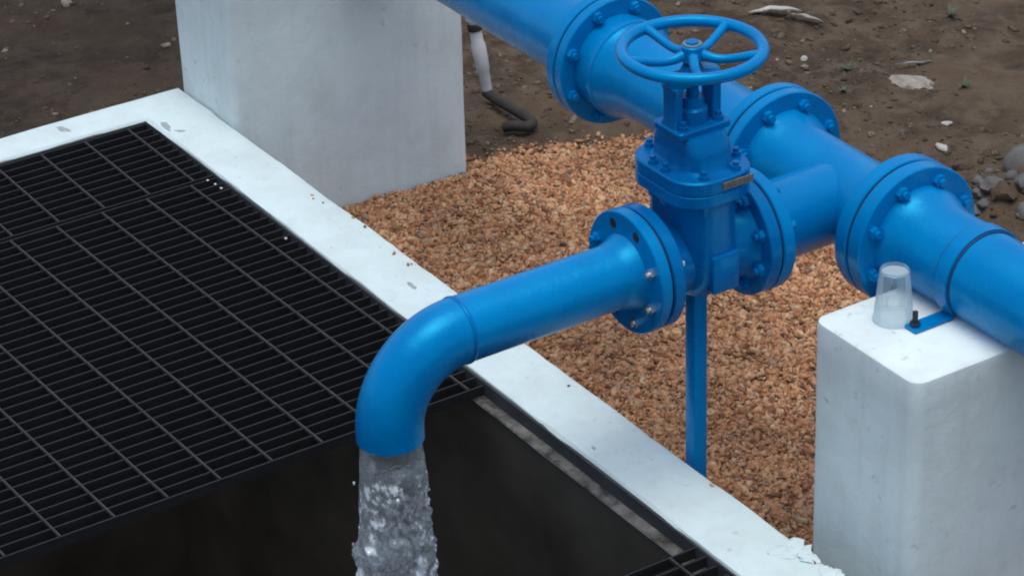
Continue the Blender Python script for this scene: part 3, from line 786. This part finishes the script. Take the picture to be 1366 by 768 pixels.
sm.append(hp[-1])
part('hose', sweep('hose', sm, 0.0190, 14), HOSE, riser, 60)

# ------------------------------------------------------------------ stones and debris
def gh(x, y): return float(ground_h(np.array([x]), np.array([y]))[0])
def stone(name, x, y, size, rotz, mat, seed, label, cat, group=None, amp=0.35, sub=3, dz=0.25):
    o = link(name, rock_mesh(name, size, seed, sub, amp), mat, None, 50)
    o.location = (x, y, gh(x, y) + size[2] * dz); o.rotation_euler[2] = rotz
    return tag(o, label, cat, group)
stone('boulder', -6.33, 5.985, (0.095, 0.09, 0.080), 0.4, STONE_GREY, 3, 'smooth grey boulder at the right edge behind the pipe', 'stone', amp=0.18, dz=0.55)
stone('flat_stone', -7.18, 6.20, (0.085, 0.055, 0.022), 0.9, DRY, 9, 'flat pale grey brown stone lying on the dirt above the tee', 'stone', amp=0.5)
heap = thing('rubble_heap', (-6.22, 5.83, GZ), 'low heap of rough grey brown rubble beside the grey boulder', 'rubble')
for k in range(26):
    x = -6.22 + random.gauss(0, 0.14); y = 5.83 + random.gauss(0, 0.11); s_ = random.uniform(0.014, 0.042)
    o = link('lump', rock_mesh('lump', (s_ * 1.2, s_, s_ * 0.75), 70 + k, 2, 0.5), STONE_GREY if k % 3 else DIRT, None, 50)
    o.location = (x, y, gh(x, y) + s_ * 0.2); o.rotation_euler[2] = k * 1.7; rel(o, heap)
for k, (x, y, s, l) in enumerate([(-6.70, 5.93, .020, 'small bright white chip nearest the grey boulder'), (-6.84, 6.07, .014, 'tiny white chip second from the grey boulder'),
                                  (-7.60, 6.05, .014, 'tiny white chip farthest up the dirt slope'), (-7.28, 5.53, .019, 'white crumb on the dirt behind the top of the flange')]):
    stone('white_chip', x, y, (s * 1.3, s * 0.9, s * 0.6), k, STONE_PALE, 30 + k, l, 'chip', 'white chips on the dirt', amp=0.4, sub=2)
def strip(name, x, y, L, W, rotz, bend, mat, label, cat, group):
    vs = []; fs = []; n_ = 10
    for i in range(n_ + 1):
        s = i / n_ - 0.5; wq = W * (1 - (2 * s) ** 2 * 0.75) * 0.5
        z = 0.012 + bend * (1 - 4 * s * s) + 0.006 * noise.noise(Vector((s * 5, x, y)))
        for yy, zq in ((-wq, 0.006), (wq, 0.0), (wq, -0.005), (-wq, 0.001)):
            vs.append((s * L, yy + 0.12 * L * s * s, z + zq))
    for i in range(n_):
        for q in range(4):
            l = (q + 1) % 4; fs.append((i * 4 + q, i * 4 + l, i * 4 + 4 + l, i * 4 + 4 + q))
    fs.append((3, 2, 1, 0)); fs.append(tuple(n_ * 4 + q for q in range(4)))
    o = link(name, pymesh(name, vs, fs), mat, None, 40)
    o.location = (x, y, gh(x, y)); o.rotation_euler[2] = rotz
    return tag(o, label, cat, group)
strip('dry_husk', -7.99, 6.22, 0.20, 0.045, 1.0, 0.02, STONE_PALE, 'long pale curled husk above the handwheel at the top edge', 'debris', 'dry debris on the dirt')
strip('dry_husk', -7.86, 6.26, 0.15, 0.030, 0.35, 0.012, DRY, 'brownish husk lying just right of the long pale husk', 'debris', 'dry debris on the dirt')
strip('dry_husk', -8.06, 6.03, 0.07, 0.035, 0.8, 0.006, STONE_PALE, 'short pale scrap left of the long pale husk', 'debris', 'dry debris on the dirt')
strip('dry_husk', -7.30, 6.31, 0.13, 0.018, 1.15, 0.006, STONE_PALE, 'thin pale sliver just above the flat stone', 'debris', 'dry debris on the dirt')
def weed(x, y, h, n_, label):
    t = thing('weed_tuft', (x, y, gh(x, y)), label, 'weed', 'weeds on the dirt')
    for q in range(n_):
        th = random.uniform(0, 6.283); d = Vector((math.cos(th), math.sin(th), 0)); sd = Vector((-d.y, d.x, 0)); L = h * random.uniform(0.6, 1.2)
        vs = []
        for i in range(5):
            s = i / 4; c = d * (L * 0.8 * s) + Vector((0, 0, L * (s - 0.55 * s * s))); wd = 0.006 * (1 - s * 0.9) + 0.0006
            vs += [c - sd * wd, c + sd * wd]
        fs = [(2 * i, 2 * i + 1, 2 * i + 3, 2 * i + 2) for i in range(4)]
        link('leaf', pymesh('leaf', vs, fs), WEED, t)
weed(-7.42, 6.10, 0.05, 12, 'small dull green weed just left of the flat stone')
weed(-7.02, 6.30, 0.05, 12, 'small dull green weed just right of the flat stone')
weed(-7.58, 6.72, 0.07, 14, 'larger weed tuft near the top right corner')
weed(-7.25, 5.95, 0.035, 9, 'tiny weed on the dirt between flange and flat stone')
